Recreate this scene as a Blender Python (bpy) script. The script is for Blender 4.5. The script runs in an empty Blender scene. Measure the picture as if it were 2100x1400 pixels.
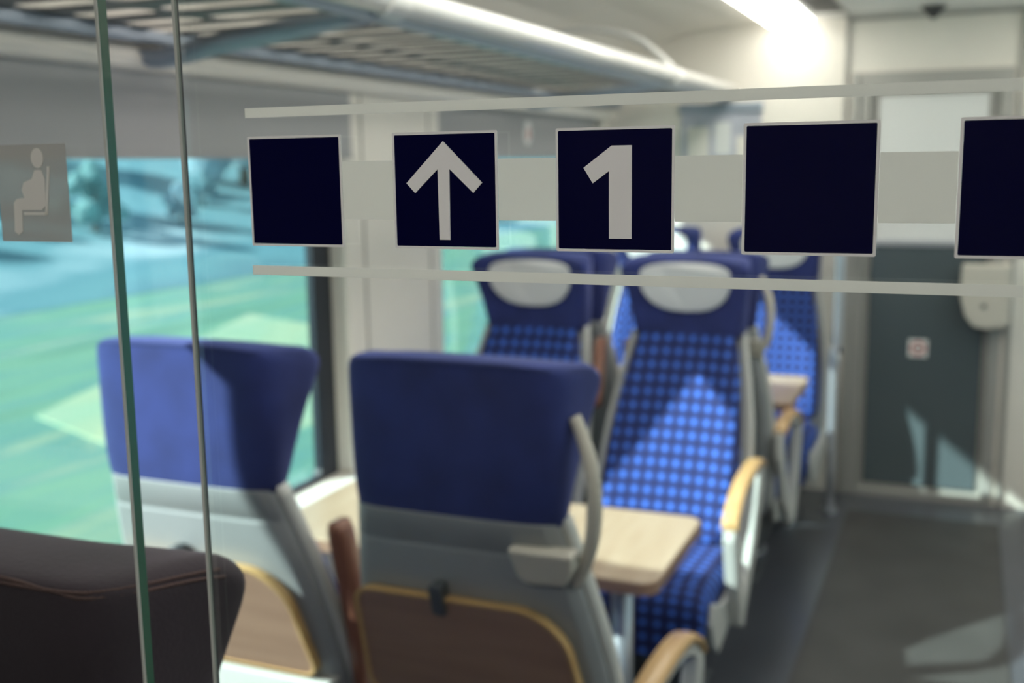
import bpy, bmesh, math, random
from mathutils import Vector, Matrix
R = math.radians
random.seed(7)
SC = bpy.context.scene
C = SC.collection

# ---------------------------------------------------------------- materials
MATS = {}
def mat(name, color, rough=0.5, metal=0.0, sheen=0.0, coat=0.0, spec=0.5, bump=0.0, bscale=60.0, vary=0.0, vscale=6.0, trans=0.0):
    m = bpy.data.materials.new(name); m.use_nodes = True
    nt = m.node_tree; b = nt.nodes['Principled BSDF']
    b.inputs['Base Color'].default_value = (*color, 1)
    b.inputs['Roughness'].default_value = rough
    b.inputs['Metallic'].default_value = metal
    b.inputs['Specular IOR Level'].default_value = spec
    if sheen:
        b.inputs['Sheen Weight'].default_value = sheen
        b.inputs['Sheen Roughness'].default_value = 0.45
        b.inputs['Sheen Tint'].default_value = (*[min(1, c * 3.5 + 0.2) for c in color], 1)
    if coat:
        b.inputs['Coat Weight'].default_value = coat; b.inputs['Coat Roughness'].default_value = 0.05
    tc = nt.nodes.new('ShaderNodeTexCoord')
    if vary:
        n = nt.nodes.new('ShaderNodeTexNoise'); n.inputs['Scale'].default_value = vscale; n.inputs['Detail'].default_value = 4
        r = nt.nodes.new('ShaderNodeValToRGB')
        r.color_ramp.elements[0].position = 0.3; r.color_ramp.elements[1].position = 0.7
        r.color_ramp.elements[0].color = (*[c * (1 - vary) for c in color], 1)
        r.color_ramp.elements[1].color = (*[min(1, c * (1 + vary)) for c in color], 1)
        nt.links.new(tc.outputs['Object'], n.inputs['Vector']); nt.links.new(n.outputs['Fac'], r.inputs['Fac'])
        nt.links.new(r.outputs['Color'], b.inputs['Base Color'])
    if bump:
        n = nt.nodes.new('ShaderNodeTexNoise'); n.inputs['Scale'].default_value = bscale; n.inputs['Detail'].default_value = 3
        bp = nt.nodes.new('ShaderNodeBump'); bp.inputs['Strength'].default_value = bump; bp.inputs['Distance'].default_value = 0.002
        nt.links.new(tc.outputs['Object'], n.inputs['Vector']); nt.links.new(n.outputs['Fac'], bp.inputs['Height'])
        nt.links.new(bp.outputs['Normal'], b.inputs['Normal'])
    MATS[name] = m
    return m

def wood(name, c1, c2, axis=0, rough=0.4, coat=0.2):
    m = mat(name, c1, rough=rough, coat=coat); nt = m.node_tree; b = nt.nodes['Principled BSDF']
    tc = nt.nodes.new('ShaderNodeTexCoord'); mp = nt.nodes.new('ShaderNodeMapping')
    s = [14, 14, 14]; s[axis] = 1.2
    mp.inputs['Scale'].default_value = s
    n = nt.nodes.new('ShaderNodeTexNoise'); n.inputs['Scale'].default_value = 3; n.inputs['Detail'].default_value = 5
    r = nt.nodes.new('ShaderNodeValToRGB')
    r.color_ramp.elements[0].color = (*c1, 1); r.color_ramp.elements[1].color = (*c2, 1)
    r.color_ramp.elements[0].position = 0.35; r.color_ramp.elements[1].position = 0.65
    nt.links.new(tc.outputs['Object'], mp.inputs['Vector']); nt.links.new(mp.outputs['Vector'], n.inputs['Vector'])
    nt.links.new(n.outputs['Fac'], r.inputs['Fac']); nt.links.new(r.outputs['Color'], b.inputs['Base Color'])
    return m

def checker_cloth(name, seat=False):
    # woven moquette: a grid of soft-edged bright blue squares on navy
    m = mat(name, (0.02, 0.03, 0.2), rough=0.85, sheen=0.12); nt = m.node_tree; b = nt.nodes['Principled BSDF']
    N = nt.nodes.new; Lk = nt.links.new
    tc = N('ShaderNodeTexCoord'); sp = N('ShaderNodeSeparateXYZ'); Lk(tc.outputs['Object'], sp.inputs[0])
    def mth(op, a, bb=None):
        n = N('ShaderNodeMath'); n.operation = op
        for i, v in enumerate((a, bb)):
            if v is None: continue
            if isinstance(v, (int, float)): n.inputs[i].default_value = v
            else: Lk(v, n.inputs[i])
        return n.outputs[0]
    u = sp.outputs['X']
    v = mth('SUBTRACT', sp.outputs['Y'], sp.outputs['Z']) if seat else sp.outputs['Z']
    def cell(x):
        f = mth('FRACT', mth('MULTIPLY', x, 1 / 0.043))
        return mth('ABSOLUTE', mth('SUBTRACT', f, 0.5))       # 0 at centre .. 0.5 at border
    d = mth('MAXIMUM', cell(u), cell(v))
    mr = N('ShaderNodeMapRange'); mr.inputs['From Min'].default_value = 0.12; mr.inputs['From Max'].default_value = 0.36
    mr.inputs['To Min'].default_value = 1; mr.inputs['To Max'].default_value = 0
    Lk(d, mr.inputs['Value'])
    mx = N('ShaderNodeMix'); mx.data_type = 'RGBA'
    mx.inputs[6].default_value = (0.004, 0.009, 0.075, 1); mx.inputs[7].default_value = (0.04, 0.14, 0.60, 1)
    Lk(mr.outputs[0], mx.inputs[0]); Lk(mx.outputs[2], b.inputs['Base Color'])
    return m

def glass(name, tint, boost=0.0):
    m = bpy.data.materials.new(name); m.use_nodes = True; nt = m.node_tree
    for n in list(nt.nodes): nt.nodes.remove(n)
    N = nt.nodes.new; Lk = nt.links.new
    out = N('ShaderNodeOutputMaterial'); mx = N('ShaderNodeMixShader')
    t = N('ShaderNodeBsdfTransparent'); t.inputs[0].default_value = (*tint, 1)
    g = N('ShaderNodeBsdfGlossy'); g.inputs['Roughness'].default_value = 0.0; g.inputs[0].default_value = (1, 1, 1, 1)
    lw = N('ShaderNodeLayerWeight'); lw.inputs['Blend'].default_value = 0.5
    p = N('ShaderNodeMath'); p.operation = 'POWER'; p.inputs[1].default_value = 5
    q = N('ShaderNodeMath'); q.operation = 'MULTIPLY_ADD'; q.inputs[1].default_value = 0.9; q.inputs[2].default_value = 0.04 + boost
    Lk(lw.outputs['Facing'], p.inputs[0]); Lk(p.outputs[0], q.inputs[0]); Lk(q.outputs[0], mx.inputs[0])
    Lk(t.outputs[0], mx.inputs[1]); Lk(g.outputs[0], mx.inputs[2]); Lk(mx.outputs[0], out.inputs[0])
    return m

def frosted(name, color, clear=0.25, transl=0.5):
    m = bpy.data.materials.new(name); m.use_nodes = True; nt = m.node_tree
    for n in list(nt.nodes): nt.nodes.remove(n)
    N = nt.nodes.new; Lk = nt.links.new
    out = N('ShaderNodeOutputMaterial'); a = N('ShaderNodeMixShader'); b = N('ShaderNodeMixShader')
    t = N('ShaderNodeBsdfTransparent'); d = N('ShaderNodeBsdfDiffuse'); l = N('ShaderNodeBsdfTranslucent')
    d.inputs[0].default_value = (*color, 1); l.inputs[0].default_value = (*color, 1)
    a.inputs[0].default_value = transl; b.inputs[0].default_value = clear
    Lk(d.outputs[0], a.inputs[1]); Lk(l.outputs[0], a.inputs[2]); Lk(a.outputs[0], b.inputs[1]); Lk(t.outputs[0], b.inputs[2]); Lk(b.outputs[0], out.inputs[0])
    return m

def emitter(name, color, s):
    m = bpy.data.materials.new(name); m.use_nodes = True; b = m.node_tree.nodes['Principled BSDF']
    b.inputs['Base Color'].default_value = (0.9, 0.9, 0.9, 1)
    b.inputs['Emission Color'].default_value = (*color, 1); b.inputs['Emission Strength'].default_value = s
    return m

M_cream = mat('cream_panel', (0.86, 0.81, 0.73), rough=0.45, vary=0.02)
M_ceil = mat('ceiling_panel', (0.86, 0.83, 0.80), rough=0.5)
M_white = mat('white_panel', (0.80, 0.80, 0.78), rough=0.4)
M_velvet = mat('blue_velvet', (0.018, 0.031, 0.15), rough=0.9, sheen=0.5, bump=0.25, bscale=220, vary=0.25, vscale=9)
M_maroon = mat('plum_velvet', (0.022, 0.014, 0.020), rough=0.9, sheen=0.6, bump=0.3, bscale=240, vary=0.25, vscale=9)
M_seamb = mat('blue_thread', (0.03, 0.045, 0.16), rough=0.9)
M_seam = mat('seam_thread', (0.075, 0.042, 0.038), rough=0.9, bump=0.8, bscale=400)
M_check = checker_cloth('checker_back')
M_checks = checker_cloth('checker_seat', True)
M_cover = mat('white_cloth', (0.72, 0.72, 0.72), rough=0.9, bump=0.2, bscale=30)
M_shell = mat('grey_shell', (0.31, 0.32, 0.325), rough=0.5, vary=0.06, vscale=4)
M_rim = mat('light_grey_rim', (0.58, 0.58, 0.55), rough=0.4)
M_handle = mat('beige_plastic', (0.60, 0.56, 0.48), rough=0.4)
M_base = mat('dark_grey_metal', (0.10, 0.11, 0.12), rough=0.5, metal=0.3)
M_beech = wood('beech_pad', (0.50, 0.30, 0.12), (0.60, 0.38, 0.17), axis=1)
M_table = wood('beech_table', (0.43, 0.32, 0.22), (0.48, 0.37, 0.265), axis=1, rough=0.35)
M_tray = wood('beech_tray', (0.31, 0.185, 0.13), (0.36, 0.22, 0.155), axis=0, rough=0.35)
M_redwood = wood('red_brown_pad', (0.22, 0.085, 0.05), (0.27, 0.11, 0.065), axis=2)
M_traye = wood('beech_edge', (0.55, 0.33, 0.13), (0.62, 0.40, 0.17), axis=0)
M_alu = mat('aluminium', (0.62, 0.64, 0.68), rough=0.35, metal=0.75)
M_rail = mat('painted_rail', (0.80, 0.79, 0.76), rough=0.3, metal=0.1, coat=0.3)
M_rack = mat('grey_rack_sheet', (0.15, 0.15, 0.15), rough=0.5, metal=0.2)
M_arm = mat('blue_grey_arm', (0.36, 0.41, 0.48), rough=0.4, metal=0.3)
M_gasket = mat('black_rubber', (0.015, 0.02, 0.03), rough=0.45)
M_blind = mat('grey_blind', (0.40, 0.40, 0.40), rough=0.8, bump=0.1, bscale=300)
M_floor = mat('grey_floor', (0.075, 0.08, 0.095), rough=0.3, vary=0.12, vscale=3)
M_runner = mat('dark_carpet', (0.055, 0.054, 0.052), rough=0.55, vary=0.15, vscale=5, bump=0.3, bscale=300)
M_door = mat('grey_door', (0.085, 0.11, 0.12), rough=0.25, coat=0.3)
M_frame = mat('brushed_frame', (0.42, 0.41, 0.38), rough=0.4, metal=0.3)
M_dark = mat('dark_grey', (0.05, 0.05, 0.05), rough=0.5)
M_navy = mat('navy_film', (0.001, 0.0015, 0.03), rough=0.06, spec=0.5)
M_frost = frosted('etched_film', (0.88, 0.89, 0.84), 0.15, 0.45)
M_frost2 = frosted('etched_film_pale', (0.46, 0.46, 0.43), 0.28, 0.3)
M_fig = frosted('etched_figure', (0.93, 0.93, 0.86), 0.2, 0.2)
M_mark = mat('white_mark', (0.86, 0.87, 0.84), rough=0.5)
M_glass = glass('clear_glass', (0.955, 0.975, 0.965))
M_win = glass('tinted_glass', (0.80, 0.95, 0.94))
M_edge = mat('green_glass_edge', (0.006, 0.10, 0.05), rough=0.25, coat=0.2)
M_edge2 = mat('pale_glass_edge', (0.5, 0.53, 0.48), rough=0.2)
M_lamp = emitter('lamp_diffuser', (1, 0.95, 0.88), 7.5)
M_fill = emitter('vestibule_fill_glow', (1, 0.95, 0.9), 20)
M_red = mat('red_print', (0.55, 0.06, 0.04), rough=0.5)
M_poster = mat('poster_paper', (.50, .51, .58), rough=.6, vary=.2, vscale=9)

# ---------------------------------------------------------------- object helpers
def link(name, me, m, parent=None, smooth=True):
    o = bpy.data.objects.new(name, me); C.objects.link(o)
    if m: me.materials.append(m)
    if parent: o.parent = parent
    if smooth:
        for p in me.polygons: p.use_smooth = True
    return o
def obj(name, bm, m, parent=None, smooth=False, bevel=0, subsurf=0, auto=False):
    bmesh.ops.recalc_face_normals(bm, faces=bm.faces)
    me = bpy.data.meshes.new(name); bm.to_mesh(me); bm.free()
    o = link(name, me, m, parent, smooth)
    if bevel:
        b = o.modifiers.new('bevel', 'BEVEL'); b.width = bevel; b.segments = 3; b.limit_method = 'ANGLE'
    if subsurf:
        s = o.modifiers.new('sub', 'SUBSURF'); s.levels = subsurf; s.render_levels = subsurf
    return o
def empty(name, loc, rz=0):
    o = bpy.data.objects.new(name, None); C.objects.link(o); o.location = loc; o.rotation_euler = (0, 0, rz)
    o.empty_display_size = 0.05
    return o
def tag(o, label=None, cat=None, group=None, kind=None):
    if label: o['label'] = label
    if cat: o['category'] = cat
    if group: o['group'] = group
    if kind: o['kind'] = kind
    return o
def box(bm, x0, x1, y0, y1, z0, z1):
    v = [bm.verts.new(p) for p in ((x0,y0,z0),(x1,y0,z0),(x1,y1,z0),(x0,y1,z0),(x0,y0,z1),(x1,y0,z1),(x1,y1,z1),(x0,y1,z1))]
    for f in ((0,3,2,1),(4,5,6,7),(0,1,5,4),(1,2,6,5),(2,3,7,6),(3,0,4,7)): bm.faces.new([v[i] for i in f])
def boxes(*bs):
    bm = bmesh.new()
    for b in bs: box(bm, *b)
    return bm
def loft(bm, rings, close=True, caps=True):
    R_ = [[bm.verts.new(p) for p in r] for r in rings]
    n = len(rings[0])
    for a, b in zip(R_, R_[1:]):
        for i in range(n if close else n - 1):
            j = (i + 1) % n
            bm.faces.new((a[i], a[j], b[j], b[i]))
    if caps: bm.faces.new(R_[0][::-1]); bm.faces.new(R_[-1])
def tube(bm, pts, r, n=12):
    pts = [Vector(p) for p in pts]; rings = []
    rr = r if isinstance(r, (list, tuple)) else [r] * len(pts)
    up = Vector((0.13, 0.21, 0.97))
    t0 = (pts[1] - pts[0]).normalized(); a = t0.cross(up).normalized()
    for i, p in enumerate(pts):
        t = (pts[min(i + 1, len(pts) - 1)] - pts[max(i - 1, 0)]).normalized()
        a = (a - t * a.dot(t)).normalized(); b = t.cross(a)
        rings.append([p + (a * math.cos(k * 2 * math.pi / n) + b * math.sin(k * 2 * math.pi / n)) * rr[i] for k in range(n)])
    loft(bm, rings)
def prism(bm, outline, fn0, fn1):
    """outline of 2-D points; fn0/fn1 map (a,b) to the two faces"""
    a = [bm.verts.new(fn0(*p)) for p in outline]; b = [bm.verts.new(fn1(*p)) for p in outline]
    n = len(outline)
    bm.faces.new(a[::-1]); bm.faces.new(b)
    for i in range(n):
        j = (i + 1) % n; bm.faces.new((a[i], a[j], b[j], b[i]))
def rrect(x0, x1, z0, z1, r, n=6):
    """rounded rectangle; r one radius or four (bl, br, tr, tl)"""
    rs = r if isinstance(r, (list, tuple)) else [r] * 4
    out = []
    for (cx, cz, s, q) in ((x0, z0, 180, rs[0]), (x1, z0, 270, rs[1]), (x1, z1, 0, rs[2]), (x0, z1, 90, rs[3])):
        ox = cx + (q if cx == x0 else -q); oz = cz + (q if cz == z0 else -q)
        if q <= 0: out.append((cx, cz)); continue
        for k in range(n + 1):
            a = R(s + 90 * k / n); out.append((ox + q * math.cos(a), oz + q * math.sin(a)))
    return out
def ring_prism(bm, outer, inner, fn0, fn1):
    n = len(outer)
    L = [[bm.verts.new(f(*p)) for p in o] for f in (fn0, fn1) for o in (outer, inner)]
    oa, ia, ob, ib = L
    for i in range(n):
        j = (i + 1) % n
        bm.faces.new((oa[i], oa[j], ia[j], ia[i])); bm.faces.new((ob[j], ob[i], ib[i], ib[j]))
        bm.faces.new((oa[j], oa[i], ob[i], ob[j])); bm.faces.new((ia[i], ia[j], ib[j], ib[i]))
def spline(pts, k=5):
    """Catmull-Rom through points"""
    P_ = [Vector(p) for p in pts]; P_ = [P_[0] * 2 - P_[1]] + P_ + [P_[-1] * 2 - P_[-2]]; out = []
    for i in range(1, len(P_) - 2):
        for j in range(k):
            t = j / k; a, b, c, d = P_[i - 1:i + 3]
            out.append(0.5 * ((2 * b) + (c - a) * t + (2 * a - 5 * b + 4 * c - d) * t * t + (3 * b - a - 3 * c + d) * t ** 3))
    out.append(P_[-2]); return out

# ---------------------------------------------------------------- the carriage shell
XL, XR = -1.75, 1.05          # inner wall faces
YB, YE = -1.9, 5.55           # back of vestibule, end wall
ZC = 2.32
st = lambda o: tag(o, kind='structure')
st(obj('floor', boxes((XL - .1, XR + .1, YB - .1, YE + .1, -0.06, 0)), M_floor))
st(obj('ceiling', boxes((-0.93, 0.23, YB, YE, ZC, ZC + .05)), M_ceil))
def cove(side):
    bm = bmesh.new()
    if side < 0: x = lambda a: -0.93 - a * 0.87
    else: x = lambda a: 0.23 + a * 0.87
    prof = [(0, 2.32), (.25, 2.315), (.5, 2.285), (.7, 2.23), (.85, 2.15), (.94, 2.05), (.96, 1.93)]
    out = [(1.12, 1.93), (1.12, 2.2), (.9, 2.36), (0, 2.37)]
    o = [(x(a), z) for a, z in prof + out]
    prism(bm, o, lambda a, b: (a, YB, b), lambda a, b: (a, YE, b)); return bm
for nm, s in (('ceiling_cove_left', -1), ('ceiling_cove_right', 1)):
    st(obj(nm.replace('ceiling_cove', 'trim'), cove(s), M_cream))
W1 = (1.02, 2.89); W2 = (3.56, 5.47); WZ = (0.70, 1.89)
YV = 0.40
def sidewall(xi, xo):
    x0, x1 = min(xi, xo), max(xi, xo)
    return boxes((x0, x1, YV, YE, 0, WZ[0]), (x0, x1, YV, YE, WZ[1], 1.94),
                 (x0, x1, YV, W1[0], WZ[0], WZ[1]), (x0, x1, W1[1], W2[0], WZ[0], WZ[1]), (x0, x1, W2[1], YE, WZ[0], WZ[1]),)
st(obj('wall_left', sidewall(XL, XL - .1), M_cream, bevel=0.012))
st(obj('wall_right', sidewall(XR, XR + .1), M_cream, bevel=0.012))
def window(n, side, y0, y1):
    e = st(empty('window_%d' % n, (XL - .07 if side < 0 else XR + .07, (y0 + y1) / 2, WZ[0])))
    h = (y1 - y0) / 2; H = WZ[1] - WZ[0]
    bm = bmesh.new()
    ring_prism(bm, rrect(-h, h, 0, H, 0.01), rrect(-h + .07, h - .10, .012, H - .035, (0.03, 0.03, 0.07, 0.07)), lambda a, b: (-.012, a, b), lambda a, b: (.012, a, b))
    obj('window_seal', bm, M_gasket, e)
    obj('pane', boxes((-.004, .004, -h + .05, h - .05, .02, H - .02)), M_win, e)
    return e
window(1, -1, *W1); window(2, -1, *W2); window(3, 1, *W1); window(4, 1, *W2); 
M_vest = mat('vestibule_panel', (.075, .065, .07), rough=.5, vary=.5, vscale=2.5)
st(obj('wall_vestibule', boxes((XL - .1, XL, YB, YV, 0, 2.36), (XR, XR + .1, YB, YV, 0, 2.36)), M_vest))
# window ledge and cornice along the left wall
st(obj('trim_1', boxes((XL - .01, XL + .06, W1[0] - .35, YE, 0.655, 0.70)), M_white, bevel=0.012))
bm = bmesh.new()
prism(bm, [(XL - .01, 1.878), (XL + .012, 1.878), (XL + .035, 1.885), (XL + .045, 1.905), (XL + .035, 1.925), (XL + .015, 1.935), (XL - .01, 1.935)],
      lambda a, b: (a, 0.62, b), lambda a, b: (a, YE, b))
st(obj('trim_2', bm, M_cream, smooth=False))
# dark joint lines of the pillar panel
st(obj('trim_3', boxes((XL - .001, XL + .003, 3.0, 3.008, 0.70, 1.878), (XL - .001, XL + .003, 3.46, 3.466, 0.70, 1.878)), M_frame))
# end wall and its door
DX0, DX1 = -0.50, 0.17
st(obj('wall_end', boxes((XL - .1, DX0, YE, YE + .08, 0, 2.36), (DX1, XR + .1, YE, YE + .08, 0, 2.36), (DX0, DX1, YE, YE + .08, 2.06, 2.36)), M_cream))
d2 = st(empty('door_2', ((DX0 + DX1) / 2, YE, 0)))
w = (DX1 - DX0) / 2
bm = bmesh.new()
ring_prism(bm, rrect(-w, w, 0, 2.06, .004, 2), rrect(-w + .05, w - .05, .035, 1.985, .004, 2), lambda a, b: (a, -.015, b), lambda a, b: (a, .05, b))
obj('door_frame', bm, M_frame, d2, bevel=.008)
obj('leaf', boxes((-w + .05, w - .05, .03, .06, .035, 1.985)), M_frame, d2)
obj('lower_panel', boxes((-w + .075, w - .075, .018, .032, .06, 1.25)), M_door, d2, bevel=.004)
obj('upper_panel', boxes((-w + .09, w - .10, .018, .032, 1.27, 1.95)), M_white, d2, bevel=.004)
obj('mid_rail', boxes((-w + .075, w - .075, .012, .03, 1.243, 1.272)), M_alu, d2, bevel=.003)
# vertical edge strips left of the door (post beside last seats)
st(obj('trim_4', boxes((-.575, -.555, YE - .02, YE, 0, 2.32), (-.535, -.50, YE - .03, YE, 0, 2.06)), M_frame, bevel=.004))
st(obj('trim_5', boxes((.19, .215, YE - .02, YE, 0, 2.32)), M_frame, bevel=.004))
# vestibule behind the camera
st(obj('wall_back', boxes((XL - .1, XR + .1, YB - .08, YB, 0, 2.36)), M_vest))
# aisle runner
bm = bmesh.new(); box(bm, -.46, .20, 0.7, YE - .3, 0, .006)
tag(obj('aisle_runner', bm, M_runner, bevel=.003), 'dark grey carpet runner along the aisle floor towards the grey end door', 'carpet')

# ---------------------------------------------------------------- glass partition
GY = 0.58; GT = 0.009
# fixed pane left, its edge a green face
p = st(empty('wall_partition', (-1.1, GY, 0)))
obj('pane', boxes((-.65, -.533 + 1.1, 0, GT, 0.02, 2.3)), M_glass, p)
obj('polished_edge', boxes((-.533 + 1.1, -.533 + 1.1005, 0, GT, 0.02, 2.3)), M_edge, p)
obj('edge_arris', boxes((-.534 + 1.1, -.5325 + 1.1005, -.0006, .0004, 0.02, 2.3)), M_edge2, p)
d1 = st(empty('door_1', (-.472, GY, 0)))
obj('pane', boxes((.0022, 1.3, 0, GT, 0.02, 2.3)), M_glass, d1)
obj('polished_edge', boxes((0, .0022, 0, .0022, 0.02, 2.3)), M_edge2, d1)
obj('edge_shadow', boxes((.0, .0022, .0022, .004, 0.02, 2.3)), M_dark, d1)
# the sign film
SX = [-.419, -.3163, -.2133, -.1093, -.005]; SW = .0675
sg = tag(empty('class_sign', (-.42, GY, 1.645)), 'film sign on glass door: five navy squares, white arrow and 1, between grey stripes', 'sign')
ox, oy, oz = sg.location
Z0, Z1 = 1.611, 1.679
def flat(outline, y0, y1):
    bm = bmesh.new(); prism(bm, [(a - ox, b - oz) for a, b in outline], lambda a, b: (a, y0, b), lambda a, b: (a, y1, b)); return bm
for i, x in enumerate(SX):
    sq = obj('dark_square', flat(rrect(x + .0015, x + SW - .0015, Z0 + .0015, Z1 - .0015, .0006, 2), -.0009, -.0005), M_navy, sg)
    ow = rrect(x, x + SW, Z0, Z1, .0008, 2); iw = rrect(x + .0014, x + SW - .0014, Z0 + .0014, Z1 - .0014, .0006, 2)
    bm = bmesh.new(); ring_prism(bm, [(a - ox, b - oz) for a, b in ow], [(a - ox, b - oz) for a, b in iw], lambda a, b: (a, -.001, b), lambda a, b: (a, -.0002, b))
    obj('square_border', bm, M_mark, sq)
    if i == 1:
        # arrow pointing up: shaft and two arms
        cx = x + .0335; t = .0027
        A = [(cx, 1.6735), (cx + .0245, 1.6495), (cx + .0188, 1.6437), (cx + .0038, 1.6575), (cx + .0035, 1.6165), (cx - .0035, 1.6165), (cx - .0038, 1.6575), (cx - .0188, 1.6437), (cx - .0245, 1.6495)]
        obj('arrow', flat(A, -.0014, -.0009), M_mark, sq)
    if i == 2:
        A = [(x + .0440, 1.6690), (x + .0440, 1.6185), (x + .0310, 1.6185), (x + .0310, 1.6553), (x + .0217, 1.6487), (x + .0163, 1.6572), (x + .0325, 1.6690)]
        obj('numeral', flat(A, -.0014, -.0009), M_mark, sq)
    if i < 4:
        obj('frosted_panel', flat(rrect(x + SW + .0003, SX[i + 1] - .0003, 1.628, 1.663, .0003, 1), -.0007, -.0003), M_frost, sg)
for z0, z1 in ((1.6905, 1.6965), (1.5925, 1.5985)):
    obj('stripe', flat([(-.42, z0), (.35, z0), (.35, z1), (-.42, z1)], -.0007, -.0003), M_frost, sg)
# seated-figure pictogram on the fixed pane
pg = tag(empty('seat_pictogram', (-.60, GY, 1.611)), 'faint etched square pictogram of a seated pregnant figure on the left pane', 'sign')
ox, oy, oz = pg.location
obj('etched_square', flat(rrect(-.632, -.568, 1.611, 1.678, .0005, 1), -.0007, -.0003), M_frost2, pg)
def pil(pts, r, m=M_frost):
    bm = bmesh.new(); 
    for k, (a, b) in enumerate(pts[:-1]):
        c, d = pts[k + 1]; v = Vector((c - a, d - b)); n = Vector((-v.y, v.x)).normalized() * r; L_ = v.normalized() * r * .6
        prism(bm, [(a + n.x - L_.x, b + n.y - L_.y), (c + n.x + L_.x, d + n.y + L_.y), (c - n.x + L_.x, d - n.y + L_.y), (a - n.x - L_.x, b - n.y - L_.y)],
              lambda q, w_: (q - ox, -.0012, w_ - oz), lambda q, w_: (q - ox, -.0007, w_ - oz))
    return bm
bm = bmesh.new()
prism(bm, [(-.5935 + .0055 * math.cos(R(a)) , 1.6685 + .0068 * math.sin(R(a))) for a in range(0, 360, 20)], lambda a, b: (a - ox, -.0012, b - oz), lambda a, b: (a - ox, -.0007, b - oz))
obj('head', bm, M_fig, pg)
body = [(-.5965, 1.6605), (-.5905, 1.6605), (-.588, 1.654), (-.589, 1.636), (-.5925, 1.633), (-.611, 1.633), (-.612, 1.618), (-.616, 1.6155), (-.6195, 1.618), (-.618, 1.638), (-.6155, 1.6405), (-.608, 1.6415), (-.610, 1.647), (-.6075, 1.652), (-.6, 1.6545)]
obj('body', flat(body, -.0012, -.0007), M_fig, pg)
obj('seat_outline', pil([(-.584, 1.662), (-.589, 1.6305), (-.609, 1.6305)], .0011), M_fig, pg)

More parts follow.
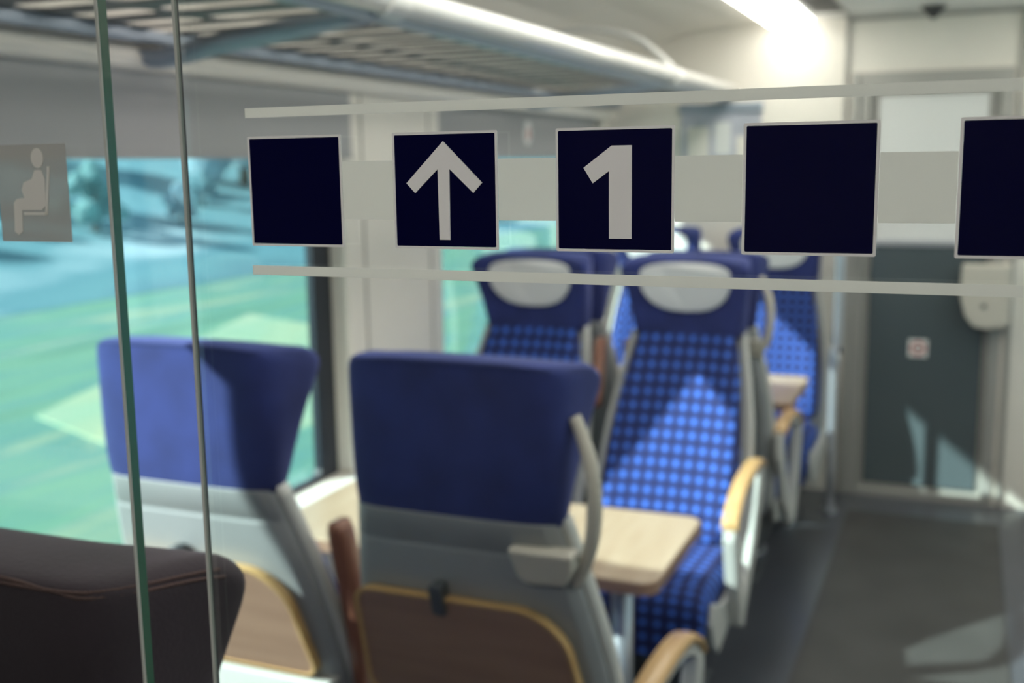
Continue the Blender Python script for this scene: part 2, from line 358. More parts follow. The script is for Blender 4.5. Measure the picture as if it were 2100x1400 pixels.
# ---------------------------------------------------------------- seats
ZT = 1.345
def make_seat(x, y, facing, aisle, rec, label, velvet=M_velvet, tray=False, handle=True, window_side=False, group=None, raised=True):
    """aisle: +1/-1 world side of the aisle. Local +y = direction the sitter looks."""
    s = tag(empty('train_seat', (x, y, 0), 0 if facing > 0 else math.pi), label, 'seat', group)
    a = aisle * facing                                  # local side towards the aisle
    y0 = lambda z: max(0.0, 1.09 - z) * rec * 1.42
    def mir(h): return h + [(-px, py) for px, py in h[::-1] if px > 1e-6]
    # headrest with forward wings
    rings = []
    for z, w_, t, d, c in ((1.056, .192, .175, .085, .07), (1.066, .202, .185, .10, .078), (1.13, .204, .198, .120, .095), (1.22, .206, .214, .147, .108),
                           (1.31, .208, .230, .174, .122), (1.334, .207, .230, .173, .122), (ZT, .188, .208, .158, .110)):
        h = [(0, 0), (w_ * .5, 0), (w_ - .03, .003), (w_, .028), ((w_ + t) / 2, .028 + (d - .03) * .5), (t, d - .018), (t - .018, d), (t - .045, d - .012), (w_ - .07, c + .012), (w_ * .5, c), (0, c)]
        if z > ZT: h = [(px * .97, .018 if py < .01 else py) for px, py in h]
        loop = mir(h)
        rings.append([(px, py + y0(z), z - (.022 * (max(0, py - .05) / .12) ** 1.5 + .006 * (abs(px) / .2) ** 4 if z > 1.3 else 0)) for px, py in loop])
    bm = bmesh.new(); loft(bm, rings, caps=False)
    for rg, flip in ((0, True), (-1, False)):           # quad caps between the front and back halves
        bm.verts.ensure_lookup_table(); n = len(rings[0]); base = 0 if rg == 0 else (len(rings) - 1) * n
        vs = [bm.verts[base + i] for i in range(n)]
        # loop: index 0 = back centre, 10 = front centre
        for side in (1, -1):
            idx = [0] + [(i * side) % n for i in range(1, 11)]
            L_ = [vs[i] for i in idx]
            for k in range(0, 4): bm.faces.new((L_[k], L_[k + 1], L_[9 - k], L_[10 - k]))
            bm.faces.new((L_[4], L_[5], L_[6]))
    hd = obj('headrest', bm, velvet, s, smooth=True, subsurf=2)
    # stitched seam on the back edge of the top
    bpy.context.view_layer.update()
    ev = hd.evaluated_get(bpy.context.evaluated_depsgraph_get())
    for q in (0, .009):
        pts_ = []
        tg = [(-.24, .13, -.03), (-.235, .09, -.018), (-.225, .045, -.01), (-.205, .0, -.006)] + [(-.19 + .38 * k / 20, -.03, -.004) for k in range(21)] + [(.205, .0, -.006), (.225, .045, -.01), (.235, .09, -.018), (.24, .13, -.03)]
        for px, py, pz in spline(tg, 2):
            ok, loc, nrm, _ = ev.closest_point_on_mesh(Vector((px, py, ZT + pz + q * 2.2)))
            pts_.append(loc + nrm * .0004)
        for _ in range(2): pts_ = [pts_[0]] + [(a_ + b_ * 2 + c_) / 4 for a_, b_, c_ in zip(pts_, pts_[1:], pts_[2:])] + [pts_[-1]]
        bm = bmesh.new(); tube(bm, pts_, .0018, 6)
        obj('seam', bm, M_seam if velvet is M_maroon else M_seamb, hd, smooth=True)
    # white head cover, rounded below
    out = []
    for k in range(28):
        th = 2 * math.pi * k / 28; cx_ = math.copysign(abs(math.cos(th)) ** .75, math.cos(th)); sz = math.sin(th)
        out.append((.158 * cx_, (1.262 + (.055 * abs(sz) ** .55 if sz > 0 else -.115 * abs(sz)))))
    bm = bmesh.new(); f0 = lambda p_, q_: (p_, y0(q_) + .099 + (q_ - 1.13) * .15 + .02 * (abs(p_) / .158) ** 2.5, q_)
    prism(bm, out, f0, lambda p_, q_: Vector(f0(p_, q_)) + Vector((0, .009, 0)))
    obj('head_cover', bm, M_cover, s, bevel=.003)
    # plastic shell of the back
    bm = bmesh.new(); rings = []
    for z, w_ in ((1.07, .186), (1.05, .190), (1.015, .198)):
        rings.append((z, w_, 0))
    rings += [(1.010, .199, .003), (1.004, .200, .003), (1.0, .202, 0), (.9, .222, 0), (.78, .240, 0), (.65, .248, 0), (.5, .248, 0), (.38, .244, .0), (.34, .23, .01)]
    RR = []
    for z, w_, ins in rings:
        h = [(0, ins + .0), (w_ * .6, ins + .0), (w_ - .02, ins + .004), (w_, .02), (w_ + .002, .05), (w_ - .02, .062), (0, .062)]
        RR.append([(px, py + y0(z), z) for px, py in mir(h)])
    loft(bm, RR); sh = obj('back_shell', bm, M_shell, s, smooth=True)
    m_ = sh.modifiers.new('bevel', 'BEVEL'); m_.width = .004; m_.segments = 2
    for sd in (-1, 1):
        bm = bmesh.new()
        path = [(sd * (w_ + .006), y0(z) + .052, z) for z, w_ in ((1.075, .186), (1.0, .202), (.9, .222), (.78, .240), (.65, .248), (.5, .248), (.38, .244))]
        rg = [[(px + sd * dx, py + dy, pz) for dx, dy in ((-.008, -.022), (.006, -.016), (.008, .012), (-.004, .02))] for px, py, pz in [tuple(v) for v in spline(path, 3)]]
        loft(bm, rg); obj('side_trim', bm, M_rim, s, smooth=True)
    # upholstered backrest
    bm = bmesh.new(); RR = []
    for z, w_, th in ((1.075, .160, .075), (1.06, .174, .088), (.98, .190, .10), (.86, .210, .115), (.72, .226, .13), (.58, .23, .14), (.47, .228, .135), (.43, .215, .11)):
        h = [(0, .055), (w_ * .6, .055), (w_ - .005, .058), (w_ + .004, .08), (w_, th), (w_ - .02, th + .018), (w_ - .06, th + .012), (w_ * .5, th - .004), (0, th - .006)]
        RR.append([(px, py + y0(z), z) for px, py in mir(h)])
    loft(bm, RR); obj('backrest', bm, M_check, s, smooth=True, subsurf=1)
    # seat cushion
    yb = y0(.45) + .09
    bm = bmesh.new(); RR = []
    for dy, zb, zt, w_ in ((0, .33, .425, .225), (.02, .33, .435, .242), (.2, .33, .445, .244), (.34, .325, .455, .244), (.42, .30, .45, .244), (.465, .27, .425, .243), (.485, .25, .39, .242), (.49, .24, .32, .24), (.485, .235, .27, .235)):
        h = [(0, zt - .004), (w_ * .6, zt), (w_ - .03, zt + .002), (w_, zt - .02), (w_, zb + .02 if zb + .02 < zt - .02 else zb), (w_ - .02, zb), (0, zb)]
        RR.append([(px, yb + dy, pz) for px, pz in mir(h)])
    loft(bm, RR); obj('seat_cushion', bm, M_checks, s, smooth=True, subsurf=1)
    # base and cushion side panels
    bm = bmesh.new(); box(bm, -.20, .20, yb + .03, yb + .36, .16, .335); box(bm, -.14, .14, yb + .10, yb + .24, 0, .17); box(bm, -.18, .18, yb + .06, yb + .28, 0, .03)
    obj('pedestal', bm, M_base, s, bevel=.01)
    for sd in (-1, 1):
        bm = bmesh.new()
        o_ = [(yb - .06, .40), (yb + .1, .36), (yb + .3, .35), (yb + .43, .40), (yb + .455, .34), (yb + .42, .27), (yb + .36, .22), (yb + .2, .25), (yb, .30)]
        prism(bm, o_, lambda p_, q_: (sd * .247, p_, q_), lambda p_, q_: (sd * .263, p_, q_)); obj('side_panel', bm, M_rim, s, bevel=.006)
    # lowered armrest on the aisle side
    if handle or raised:
        sd = a; xa = sd * .28; yq = y0(.7) + .03; dz_ = -.045
        path = [(yq + .02, .715), (yq + .10, .735), (yq + .25, .735), (yq + .38, .715), (yq + .47, .672), (yq + .50, .640)]
        P_ = spline([(xa, p_, q_ + dz_) for p_, q_ in path], 4)
        RR = [[(v.x + dx, v.y, v.z + dz) for dx, dz in ((-.024, -.010), (-.027, 0), (-.022, .010), (0, .013), (.022, .010), (.027, 0), (.024, -.010), (0, -.012))] for v in P_]
        bm = bmesh.new(); loft(bm, RR); pad = obj('armrest_pad', bm, M_beech, s, smooth=True); m_ = pad.modifiers.new('b', 'BEVEL'); m_.width = .005; m_.segments = 2; m_.limit_method = 'ANGLE'
        bm = bmesh.new()
        top = [(v.y, v.z - .012) for v in P_]; low = [(v.y - .01, v.z - .036) for v in P_][::-1]
        prism(bm, top + low, lambda p_, q_: (xa - .016, p_, q_), lambda p_, q_: (xa + .016, p_, q_))
        strut = [(yq + .50, .635), (yq + .505, .60), (yq + .46, .45), (yq + .38, .29), (yq + .34, .27), (yq + .315, .29), (yq + .36, .40), (yq + .42, .55), (yq + .455, .64)]
        strut = [(p_, q_ + dz_) for p_, q_ in strut]; prism(bm, strut, lambda p_, q_: (xa - .019, p_, q_), lambda p_, q_: (xa + .019, p_, q_))
        rear = [(yq - .02, .72), (yq + .05, .71), (yq + .16, .50), (yq + .34, .30), (yq + .30, .26), (yq + .12, .42), (yq - .02, .62)]
        rear = [(p_, q_ + dz_) for p_, q_ in rear]; prism(bm, rear, lambda p_, q_: (xa - .012, p_, q_), lambda p_, q_: (xa + .012, p_, q_))
        obj('armrest_frame', bm, M_rim, s, bevel=.006)
    # grab handle at the shoulder, aisle side
    if handle:
        sd = a
        pts = [(.212, y0(1.25) + .05, 1.25), (.228, y0(1.22) + .045, 1.215), (.246, y0(1.17) + .035, 1.165), (.252, y0(1.12) + .03, 1.11), (.246, y0(1.06) + .025, 1.05), (.228, y0(1.0) + .02, .995), (.206, y0(.96) + .02, .955)]
        P_ = spline([(sd * p_[0], p_[1], p_[2]) for p_ in pts], 4); n = len(P_)
        RR = []
        for i, v in enumerate(P_):
            t = (P_[min(i + 1, n - 1)] - P_[max(i - 1, 0)]).normalized(); nx = Vector((t.z, 0, -t.x)).normalized()
            k = .010 + .004 * math.sin(math.pi * i / (n - 1))
            RR.append([v + nx * k * math.cos(2 * math.pi * q / 10) + Vector((0, 1, 0)) * .012 * math.sin(2 * math.pi * q / 10) for q in range(10)])
        bm = bmesh.new(); loft(bm, RR); hh = obj('grab_handle', bm, M_handle, s, smooth=True)
        bm = bmesh.new()
        prism(bm, [(sd * p_, q_) for p_, q_ in ((.108, 1.030), (.225, 1.030), (.222, 1.0), (.205, .968), (.135, .962), (.122, .975))], lambda p_, q_: (p_, y0(q_) - .028, q_), lambda p_, q_: (p_, y0(q_) + .02, q_))
        obj('handle_bracket', bm, M_handle, hh, bevel=.008)
    # raised armrest on the inner side
    if raised:
        sd = -a; xa = sd * .2825
        zs = (.50, .65, .75, .85, .93, .965, .985) if facing > 0 else (.82, .86, .90, .95, 1.0, 1.03, 1.045)
        P_ = [(sd * (.287 + .06 * max(0, z - .76)), (y0(z) * .5 + .02 if facing > 0 else y0(z)) + .10, z) for z in zs]; ws = (.019, .019, .019, .019, .019, .018, .012)
        RR = [[(px + dx * k / .022, py + dy, pz) for dx, dy in ((-.022, -.02), (-.012, -.028), (.012, -.028), (.022, -.02), (.022, .02), (.012, .028), (-.012, .028), (-.022, .02))] for (px, py, pz), k in zip(P_, ws)]
        bm = bmesh.new(); loft(bm, RR); obj('raised_armrest', bm, M_redwood, s, smooth=True)
        bm = bmesh.new(); box(bm, sd * .258 - .012, sd * .258 + .012, y0(.55) + .04, y0(.55) + .10, .48, .60); box(bm, min(xa, sd * .24), max(xa, sd * .24), y0(.52) + .05, y0(.52) + .09, .49, .53)
        obj('armrest_hinge', bm, M_rim, s, bevel=.006)
    # folded wooden tray on the back
    if tray:
        ol = rrect(-.215, .185, .665, .905, (.03, .03, .085, .035), 8)
        ol = [(p_ + (.905 - q_) * (-.06 if p_ < 0 else .14), q_) for p_, q_ in ol]
        bm = bmesh.new(); prism(bm, ol, lambda p_, q_: (p_, y0(q_) - .022, q_), lambda p_, q_: (p_, y0(q_) - .002, q_))
        tr = obj('tray_table', bm, M_tray, s)
        il = [(p_ * .97 - .0, .7525 + (q_ - .7525) * .965) for p_, q_ in ol]
        bm = bmesh.new(); ring_prism(bm, [(p_ * 1.004, .7525 + (q_ - .7525) * 1.006) for p_, q_ in ol], il, lambda p_, q_: (p_, y0(q_) - .026, q_), lambda p_, q_: (p_, y0(q_) - .003, q_))
        obj('tray_edge', bm, M_traye, tr, bevel=.003)
        bm = bmesh.new(); prism(bm, rrect(-.052, -.028, .872, .935, .008), lambda p_, q_: (p_, y0(q_) - .036, q_), lambda p_, q_: (p_, y0(q_) - .002, q_))
        obj('tray_latch', bm, M_base, tr, bevel=.003)
        bm = bmesh.new(); box(bm, -.24, .24, y0(.64) - .035, y0(.64) + .01, .60, .655)
        obj('tray_rail', bm, M_rim, s, bevel=.006)
    return s

GB = 'seats facing away from the camera'
GF = 'seats facing the camera'
make_seat(-.805, .61, 1, 1, .23, 'dark plum seat seen from behind at bottom left, nearest the glass', M_maroon, tray=True, handle=False, group=GB)
make_seat(-1.38, .615, 1, 1, .23, 'dark plum seat at the window, just left of the nearest aisle seat', M_maroon, tray=True, handle=False, group=GB, raised=False)
make_seat(-.79, 1.60, 1, 1, .23, 'dark blue aisle seat seen from behind with beige grab handle and brown tray', tray=True, group=GB)
make_seat(-1.355, 1.60, 1, 1, .23, 'sunlit blue seat seen from behind with pale shell, beside the large window', tray=True, handle=False, group=GB, raised=False)
make_seat(-.88, 3.79, -1, 1, .33, 'blue checked aisle seat with white head cover, facing us behind the wooden table', group=GF, handle=False)
make_seat(-1.45, 3.79, -1, 1, .33, 'blue checked window seat with white head cover, facing us beyond the table', handle=False, group=GF, raised=False)
make_seat(-.88, 3.87, 1, 1, .12, 'aisle seat turned away, back to back with the large checked aisle seat', group=GB)
make_seat(-1.45, 3.87, 1, 1, .12, 'window seat turned away, back to back with the checked window seat', handle=False, group=GB, raised=False)
make_seat(-.84, 5.42, -1, 1, .12, 'farthest checked aisle seat by the end wall, partly hidden behind a small table', group=GF, handle=False, raised=False)
make_seat(-1.42, 5.42, -1, 1, .12, 'farthest window seat in the corner by the end wall, only its head cover showing', handle=False, group=GF, raised=False)

# ---------------------------------------------------------------- tables
def table(x0, x1, y0, y1, zt, label, post):
    cx, cy = (x0 + x1) / 2, (y0 + y1) / 2
    t = tag(empty('wooden_table', (cx, cy, 0)), label, 'table', 'wooden tables between facing seats')
    hx, hy = (x1 - x0) / 2, (y1 - y0) / 2
    ol = rrect(-hx, hx, -hy, hy, (.01, .045, .045, .01), 6)
    bm = bmesh.new(); prism(bm, ol, lambda a, b: (a, b, zt - .028), lambda a, b: (a, b, zt)); top = obj('tabletop', bm, M_table, t, bevel=.004)
    bm = bmesh.new(); sc = lambda a, b, k: (a * (1 + k / hx), b * (1 + k / hy))
    ring_prism(bm, [sc(a, b, .002) for a, b in ol], [sc(a, b, -.004) for a, b in ol], lambda a, b: (a, b, zt - .032), lambda a, b: (a, b, zt - .004)); obj('table_edge', bm, M_tray, top)
    bm = bmesh.new(); tube(bm, [(post - cx, 0, 0.02), (post - cx, 0, zt - .03)], .027, 20)
    l = obj('table_leg', bm, M_alu, t, smooth=True)
    bm = bmesh.new(); tube(bm, [(post - cx, 0, 0), (post - cx, 0, .02)], .07, 24); obj('foot_plate', bm, M_alu, l, smooth=False)
    return t
table(XL + .065, -.612, 2.28, 2.78, .72, 'large sunlit wooden table between the nearest facing seats', -.762)
table(XL + .065, -.605, 4.27, 4.84, .72, 'small far wooden table in front of the farthest seat', -.80)

# ---------------------------------------------------------------- luggage rack
rk = tag(empty('luggage_rack', (XL, 3, 1.93)), 'long slotted luggage rack with white front tube above the windows on the left', 'luggage rack')
rx, ry, rz = rk.location
def T(b): return (b[0] - rx, b[1] - rx, b[2] - ry, b[3] - ry, b[4] - rz, b[5] - rz)
def plate(ya, yb_, pitch):
    # sheet steel with rows of round-ended slots, really cut through
    bm = bmesh.new(); z0, z1 = 1.962 - rz, 1.966 - rz
    n_ = int((yb_ - ya) / pitch); pitch = (yb_ - ya) / n_
    cols = (XL + .04, -1.462, -1.13)
    for c0, c1 in zip(cols, cols[1:]):
        for k in range(n_):
            a0, a1 = ya + k * pitch, ya + (k + 1) * pitch
            out = rrect(c0, c1, a0, a1, .0008, 4)
            inn = rrect(c0 + (.045 if c0 == cols[0] else .012), c1 - (.012 if c0 == cols[0] else .05), a0 + pitch * .24, a1 - pitch * .24, pitch * .255, 4)
            ring_prism(bm, out, inn, lambda a, b: (a - rx, b - ry, z0), lambda a, b: (a - rx, b - ry, z1))
    return obj('slotted_shelf', bm, M_rack, rk)
for ya, yb_ in ((.66, 1.98), (2.06, 4.28), (4.40, 5.5)): plate(ya, yb_, .132)
bm = bmesh.new(); tube(bm, [(-1.10 - rx, .62 - ry, 1.985 - rz), (-1.10 - rx, 3 - ry, 1.995 - rz), (-1.10 - rx, 5.53 - ry, 2.0 - rz)], .030, 20); obj('front_rail', bm, M_rail, rk, smooth=True)
obj('rear_rail', boxes(T((XL + .015, XL + .075, .62, 5.53, 1.935, 1.962))), M_arm, rk, bevel=.006)
obj('front_lip', boxes(T((-1.155, -1.115, .62, 5.53, 1.950, 1.980))), M_arm, rk, bevel=.006)
for yy in (2.02, 4.34):
    bm = bmesh.new()
    path = [(XL + .01, 1.905), (XL + .10, 1.900), (-1.5, 1.925), (-1.3, 1.945), (-1.14, 1.965)]
    P_ = spline([(p_ - rx, 0, q_ - rz) for p_, q_ in path], 3)
    RR = [[(v.x, yy - ry + dy, v.z + dz) for dy, dz in ((-.035, .02), (-.03, -.008), (0, -.018), (.03, -.008), (.035, .02))] for v in P_]
    loft(bm, RR); obj('support_arm', bm, M_arm, rk, smooth=True)
    bm = bmesh.new(); tube(bm, [(-1.10 - rx, yy - .04 - ry, 1.985 + .002 * yy - rz), (-1.10 - rx, yy + .04 - ry, 1.985 + .002 * yy - rz)], .036, 20); obj('rail_collar', bm, M_rail, rk)
    bm = bmesh.new(); tube(bm, [v for v in spline([(-1.10 - rx, yy - ry, 2.0 - rz), (-1.13 - rx, yy - ry, 2.05 - rz), (-1.26 - rx, yy - ry, 2.15 - rz), (-1.45 - rx, yy - ry, 2.195 - rz), (-1.60 - rx, yy - ry, 2.19 - rz)], 5)], .013, 10); obj('bracket_hoop', bm, M_rail, rk, smooth=True)

# ---------------------------------------------------------------- blinds
for k, (ya, yb_, lab) in enumerate(((W1[0] + .0, W1[1] + .04, 'grey roller blind pulled part way down over the large near window'), (W2[0] + .04, W2[1] - .06, 'grey roller blind over the top of the far window'))):
    b = tag(empty('roller_blind', (XL - .03, (ya + yb_) / 2, 1.683)), lab, 'blind', 'roller blinds'); h = (yb_ - ya) / 2
    if k == 0: b.location.x = XL + .006
    obj('blind_cloth', boxes((-.0015, .0015, -h, h, .012, .20)), M_blind, b)
    obj('bottom_bar', boxes((-.006, .006, -h, h, 0, .014)), M_blind, b, bevel=.003)

# ---------------------------------------------------------------- ceiling fittings
for x0, x1, lab in ((-.915, -.715, 'bright white strip lamp in the ceiling above the left seats, ending before the end wall'), (.03, .20, 'second white strip lamp in the ceiling, right of the aisle')):
    l = tag(empty('ceiling_lamp', ((x0 + x1) / 2, 3.2, ZC)), lab, 'lamp')
    h = (x1 - x0) / 2
    if x0 > 0: l.location.x = .62; l.location.z = ZC - .012
    bm = bmesh.new(); prism(bm, rrect(-h, h, -2.3, 2.3, .03), lambda a, b: (a, b, -.034), lambda a, b: (a, b, .0)); obj('diffuser', bm, M_lamp, l)
    bm = bmesh.new(); ring_prism(bm, rrect(-h - .012, h + .012, -2.312, 2.312, .035), rrect(-h, h, -2.3, 2.3, .03), lambda a, b: (a, b, -.009), lambda a, b: (a, b, .003)); obj('lamp_frame', bm, M_rim, l)
g = tag(empty('air_grille', (-.62, 3.0, ZC)), 'long dark slatted air grille beside the ceiling lamp', 'grille')
obj('grille_tray', boxes((-.065, .065, -2.3, 2.25, -.007, -.0005)), M_base, g)
bm = bmesh.new()
for k in range(6): box(bm, -.055 + k * .02, -.045 + k * .02, -2.28, 2.23, -.012, -.005)
obj('slats', bm, M_dark, g)
st(obj('trim_6', boxes((-.56, -.548, .6, YE, ZC - .006, ZC + .001)), M_frame))
st(obj('trim_7', boxes((-.93, .23, 5.43, 5.442, ZC - .004, ZC + .001), (-.56, .23, YE - .012, YE, ZC - .02, ZC)), M_frame))
sd_ = tag(empty('ceiling_sensor', (-.18, 5.29, ZC)), 'small dark cone shaped sensor under the ceiling above the end door', 'sensor')
bm = bmesh.new()
loft(bm, [[(r_ * math.cos(k * math.pi / 10), r_ * math.sin(k * math.pi / 10), z) for k in range(20)] for r_, z in ((.05, .0), (.05, -.018), (.035, -.03), (.014, -.055), (.004, -.06))]); obj('sensor_cone', bm, M_dark, sd_, smooth=False)
bm = bmesh.new(); tube(bm, [(0, 0, 0), (0, 0, -.006)], .06, 24); obj('sensor_plate', bm, M_frame, sd_)

# ---------------------------------------------------------------- end wall fittings
bx = tag(empty('door_control_box', (.11, YE - .02, .87)), 'beige rounded door drive box at the right side of the end door', 'control box')
bm = bmesh.new(); prism(bm, [(-.12, .30), (.09, .30), (.09, .02), (.0, .0), (-.06, .01), (-.10, .06), (-.125, .16)], lambda a, b: (a, -.09, b), lambda a, b: (a, 0, b)); obj('housing', bm, M_handle, bx, bevel=.012)
bm = bmesh.new(); tube(bm, [(-.02, -.089, .11), (-.02, -.094, .11)], .012, 16); obj('button', bm, M_dark, bx)
sk = tag(empty('door_sticker', (-.19, YE + .017, .75)), 'small white square sticker with red ring in the middle of the grey door', 'sticker')
obj('backing', boxes((-.043, .043, -.001, 0, -.043, .043)), M_mark, sk, bevel=0)
bm = bmesh.new(); c_ = lambda r_: [(r_ * math.cos(k * math.pi / 12), r_ * math.sin(k * math.pi / 12)) for k in range(24)]
ring_prism(bm, c_(.034), c_(.024), lambda a, b: (a, -.003, b), lambda a, b: (a, -.001, b)); obj('red_ring', bm, M_red, sk)
obj('black_mark', boxes((-.016, .016, -.002, -.001, -.006, .006)), M_dark, sk)
gp = tag(empty('grab_pole', (-.528, 5.2, 0)), 'shiny steel grab pole standing between the farthest seat and the end door', 'pole')
bm = bmesh.new(); tube(bm, spline([(0, .28, 1.36), (0, .06, 1.34), (0, 0, 1.28), (0, 0, 1.0), (0, 0, .80), (-.012, .0, .72), (-.012, 0, .02)], 4), .022, 14); obj('pole_tube', bm, M_alu, gp, smooth=True)
bm = bmesh.new(); tube(bm, [(-.012, 0, 0), (-.012, 0, .02)], .035, 20); obj('pole_foot', bm, M_alu, gp)
# reflection on far window, modelled as a white disc with a red mark
ws = tag(empty('window_sticker', (XL - .0265, 4.47, 1.79)), 'small white round reflection with red mark, modelled on the far window blind', 'sticker')
bm = bmesh.new(); prism(bm, [(a * 1.0, b * 1.25) for a, b in c_(.042)], lambda a, b: (.0, a, b), lambda a, b: (.002, a, b)); obj('white_disc', bm, M_mark, ws)
obj('red_mark', boxes((.002, .003, -.002, .018, -.025, .02)), M_red, ws)

ps = tag(empty('wall_poster', (-1.16, YE - .012, 1.63)), 'pale lavender poster under a blue grey rail on the end wall, left of the door', 'poster')
obj('poster_sheet', boxes((-.20, .20, 0, .008, 0, .27)), M_poster, ps)
obj('poster_rail', boxes((-.21, .21, -.02, .01, .27, .315)), M_arm, ps, bevel=.006)
for x0, x1, z0, z1, m_ in ((-.17, -.06, .03, .2, M_cream), (-.03, .05, .06, .22, M_white), (.08, .17, .02, .15, M_cream)):
    obj('printed_patch', boxes((x0, x1, -.0015, 0, z0, z1)), m_, ps)

# ---------------------------------------------------------------- outside
def outdoor(name, cols, scale, stretch):
    m = mat(name, cols[0], rough=0.9); nt = m.node_tree; b = nt.nodes['Principled BSDF']; N = nt.nodes.new; Lk = nt.links.new
    tc = N('ShaderNodeTexCoord'); mp = N('ShaderNodeMapping'); mp.inputs['Scale'].default_value = stretch; mp.inputs['Rotation'].default_value = (0, 0, R(12))
    n = N('ShaderNodeTexNoise'); n.inputs['Scale'].default_value = scale; n.inputs['Detail'].default_value = 5
    r = N('ShaderNodeValToRGB'); el = r.color_ramp.elements
    el[0].position = .3; el[1].position = .7; el[0].color = (*cols[0], 1); el[1].color = (*cols[-1], 1)
    for k, c_ in enumerate(cols[1:-1]):
        e = el.new(.3 + .4 * (k + 1) / (len(cols) - 1)); e.color = (*c_, 1)
    Lk(tc.outputs['Object'], mp.inputs['Vector']); Lk(mp.outputs[0], n.inputs['Vector']); Lk(n.outputs['Fac'], r.inputs['Fac']); Lk(r.outputs[0], b.inputs['Base Color'])
    return m
M_meadow = outdoor('meadow_grass', [(.065, .18, .14), (.13, .28, .19), (.085, .225, .20), (.25, .33, .215)], .8, (1.0, .16, 1))  # teal cast of haze and window tint is put into the grass colours
M_field = outdoor('stubble_field', [(.32, .40, .26), (.26, .39, .27), (.40, .44, .30)], .5, (1, .3, 1))
M_leaf = [outdoor('leaves_%d' % k, c, 1.6, (1, 1, 1)) for k, c in enumerate(([(.16, .36, .44), (.30, .54, .60)], [(.20, .42, .46), (.32, .56, .56)], [(.22, .42, .52), (.48, .66, .72)]))]  # blue distance haze is mixed into the leaf colours
for m in M_leaf:      # thin leaves let some sun through
    nt = m.node_tree; b = nt.nodes['Principled BSDF']; t = nt.nodes.new('ShaderNodeBsdfTranslucent'); x = nt.nodes.new('ShaderNodeMixShader'); x.inputs[0].default_value = .5
    nt.links.new(b.inputs['Base Color'].links[0].from_socket, t.inputs[0]); nt.links.new(b.outputs[0], x.inputs[1]); nt.links.new(t.outputs[0], x.inputs[2])
    nt.links.new(x.outputs[0], nt.nodes['Material Output'].inputs[0])
M_bark = mat('bark', (.12, .10, .08), rough=.9)
GZ = -3.2
bm = bmesh.new(); box(bm, -260, -6, -150, 300, GZ - .3, GZ)
st(obj('ground', bm, M_meadow))
bm = bmesh.new(); prism(bm, [(-6, -.9), (-3.4, -.9), (-3.4, -4), (-6, -4)], lambda a, b: (a, -60, b), lambda a, b: (a, 120, b)); st(obj('embankment', bm, M_meadow))
tag(bpy.data.objects['ground']); 
bm = bmesh.new()
prism(bm, [(-7.5, -2), (-14, -1), (-16.5, 9), (-9.2, 8.2)], lambda a, b: (a, b, GZ), lambda a, b: (a, b, GZ + .05))
tag(obj('stubble_field', bm, M_field), 'pale straw coloured field patch beyond the near window', 'field', 'pale fields outside')
bm = bmesh.new(); prism(bm, [(-10, 13), (-17, 16), (-22, 30), (-13, 26)], lambda a, b: (a, b, GZ), lambda a, b: (a, b, GZ + .05))
tag(obj('stubble_field', bm, M_field), 'pale straw coloured field patch seen through the far window', 'field', 'pale fields outside')
M_hill = outdoor('hillside', [(.08, .19, .24), (.12, .28, .32), (.10, .25, .30), (.32, .46, .51)], .12, (1, .5, 1))  # slope tones have the far blue haze painted in
bm = bmesh.new()
prism(bm, [(-30, GZ - 2), (-30, GZ + .02), (-45, GZ + 3.0), (-70, GZ + 9), (-110, GZ + 19), (-160, GZ + 26), (-160, GZ - 2)], lambda a, b: (a, -160, b), lambda a, b: (a, 300, b)); st(obj('hillside', bm, M_hill))
def tree(x, y, h, k, lab, grp):
    t = tag(empty('tree' if h > 4 else 'bush', (x, y, GZ + (max(0, -x - 30) * .2 if x > -45 else 3 + (-x - 45) * .24))), lab, 'tree' if h > 4 else 'bush', grp)
    bm = bmesh.new(); tube(bm, [(0, 0, 0), (.1, 0, h * .3), (0, .1, h * .6)], [.05 * h, .035 * h, .02 * h], 8); obj('trunk', bm, M_bark, t, smooth=True)
    bm = bmesh.new()
    for q in range(26):
        a = random.uniform(0, 6.28); zz = random.uniform(.12, .95); rr = (.42 * math.sin(math.pi * min(zz * 1.0 + .12, 1)) + .06) * h * random.uniform(.4, 1)
        r_ = h * random.uniform(.09, .17)
        mt = Matrix.Translation((rr * math.cos(a), rr * math.sin(a), zz * h)) @ Matrix.Diagonal((r_, r_, r_ * .8, 1))
        bmesh.ops.create_icosphere(bm, subdivisions=2, radius=1, matrix=mt)
    for v in bm.verts: v.co += Vector([random.uniform(-1, 1) for _ in range(3)]) * h * .018
    obj('crown', bm, M_leaf[k], t, smooth=False)
LB = ('dark bluish green', 'mid green', 'pale blue green')
n = 0
for i in range(10):
    f = i / 9; x = -52 - 5 * math.sin(i * 2.1); y = -2 + f * 120 + random.uniform(-1, 1)
    tree(x, y, random.uniform(6.5, 8.5), i % 3, LB[i % 3] + ' leafy tree in the distant row outside the windows', 'trees outside, ' + LB[i % 3]); n += 1
for i in range(12):
    x = -41 - 2.5 * math.sin(i * 1.7); y = 2 + i * 6.6
    tree(x, y, random.uniform(1.8, 3.4), (i + 1) % 3, LB[(i + 1) % 3] + ' low bush in front of the distant tree row', 'bushes outside, ' + LB[(i + 1) % 3])

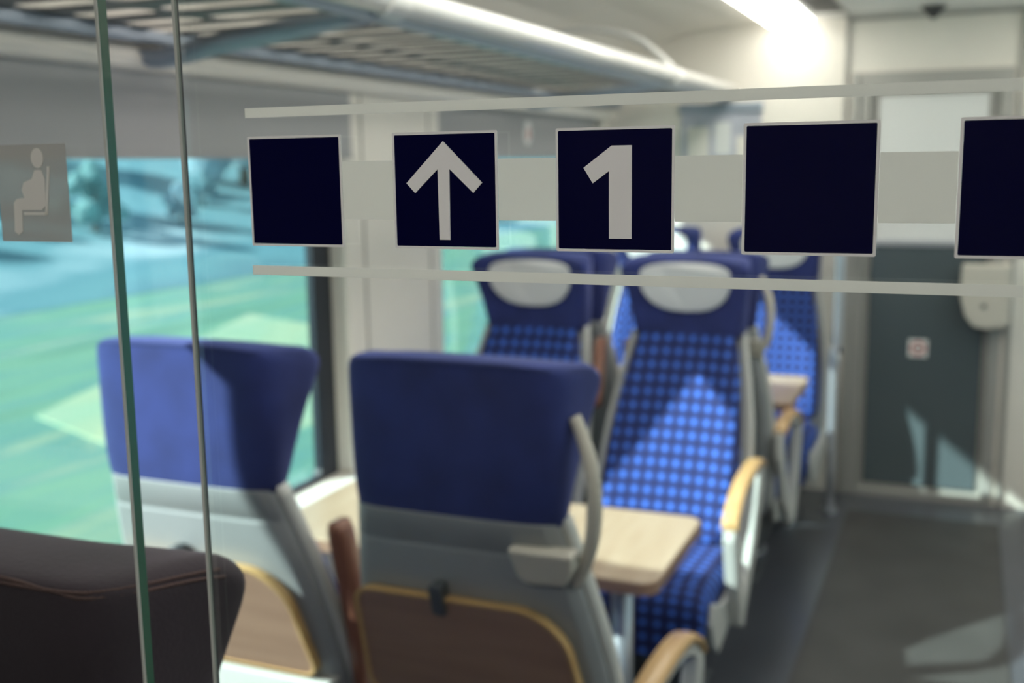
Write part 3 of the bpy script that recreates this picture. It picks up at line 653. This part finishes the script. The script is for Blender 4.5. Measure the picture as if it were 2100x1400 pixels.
# ---------------------------------------------------------------- light, sky, camera
w = bpy.data.worlds.new('World'); SC.world = w; w.use_nodes = True
bg = w.node_tree.nodes['Background']; sky = w.node_tree.nodes.new('ShaderNodeTexSky')
sky.sky_type = 'HOSEK_WILKIE'; sky.turbidity = 4
d = Vector((1, .85, -.8)).normalized(); sky.sun_direction = -d
mxw = w.node_tree.nodes.new('ShaderNodeMix'); mxw.data_type = 'RGBA'; mxw.inputs[0].default_value = .5
mxw.inputs[7].default_value = (.62, .75, .9, 1)
w.node_tree.links.new(sky.outputs[0], mxw.inputs[6]); w.node_tree.links.new(mxw.outputs[2], bg.inputs[0]); bg.inputs[1].default_value = 1.35
sl = bpy.data.lights.new('Sun', 'SUN'); sl.energy = 12.0; sl.color = (1, .85, .83); sl.angle = R(1.2)
so = bpy.data.objects.new('Sun', sl); C.objects.link(so); so.rotation_euler = d.to_track_quat('-Z', 'Y').to_euler(); so.location = (-20, -15, 20)
l = tag(empty('vestibule_fill_light', (-.35, -.7, ZC)), 'flat white glowing panel added under the vestibule ceiling, unseen behind the viewer', 'lamp')  # unseen panel added to light the vestibule box and the sign film
obj('diffuser', boxes((-.3, .3, -.15, .15, -.015, 0)), M_fill, l)

cam = bpy.data.cameras.new('Camera'); co = bpy.data.objects.new('Camera', cam); C.objects.link(co)
CM = [[0.9238467021168829, 0.38249308284412875, -0.014363584655435142], [0.04833701540687552, -0.1538110482075326, -0.9869172682605445], [-0.37969830646095176, 0.9110659707319194, -0.16058640367412985]]
m3 = Matrix((CM[0], [-v for v in CM[1]], [-v for v in CM[2]])).transposed()
co.matrix_world = Matrix.Translation((0, 0, 1.66)) @ m3.to_4x4()
cam.sensor_width = 36; cam.lens = 2239 / 2100 * 36; cam.clip_start = .02; cam.clip_end = 1000
cam.dof.use_dof = True; cam.dof.focus_distance = .60; cam.dof.aperture_fstop = 6.5
SC.camera = co
SC.view_settings.view_transform = 'Standard'; SC.view_settings.look = 'None'; SC.view_settings.gamma = 1; SC.view_settings.exposure = 0.38
SC.cycles.max_bounces = 10; SC.cycles.transparent_max_bounces = 24
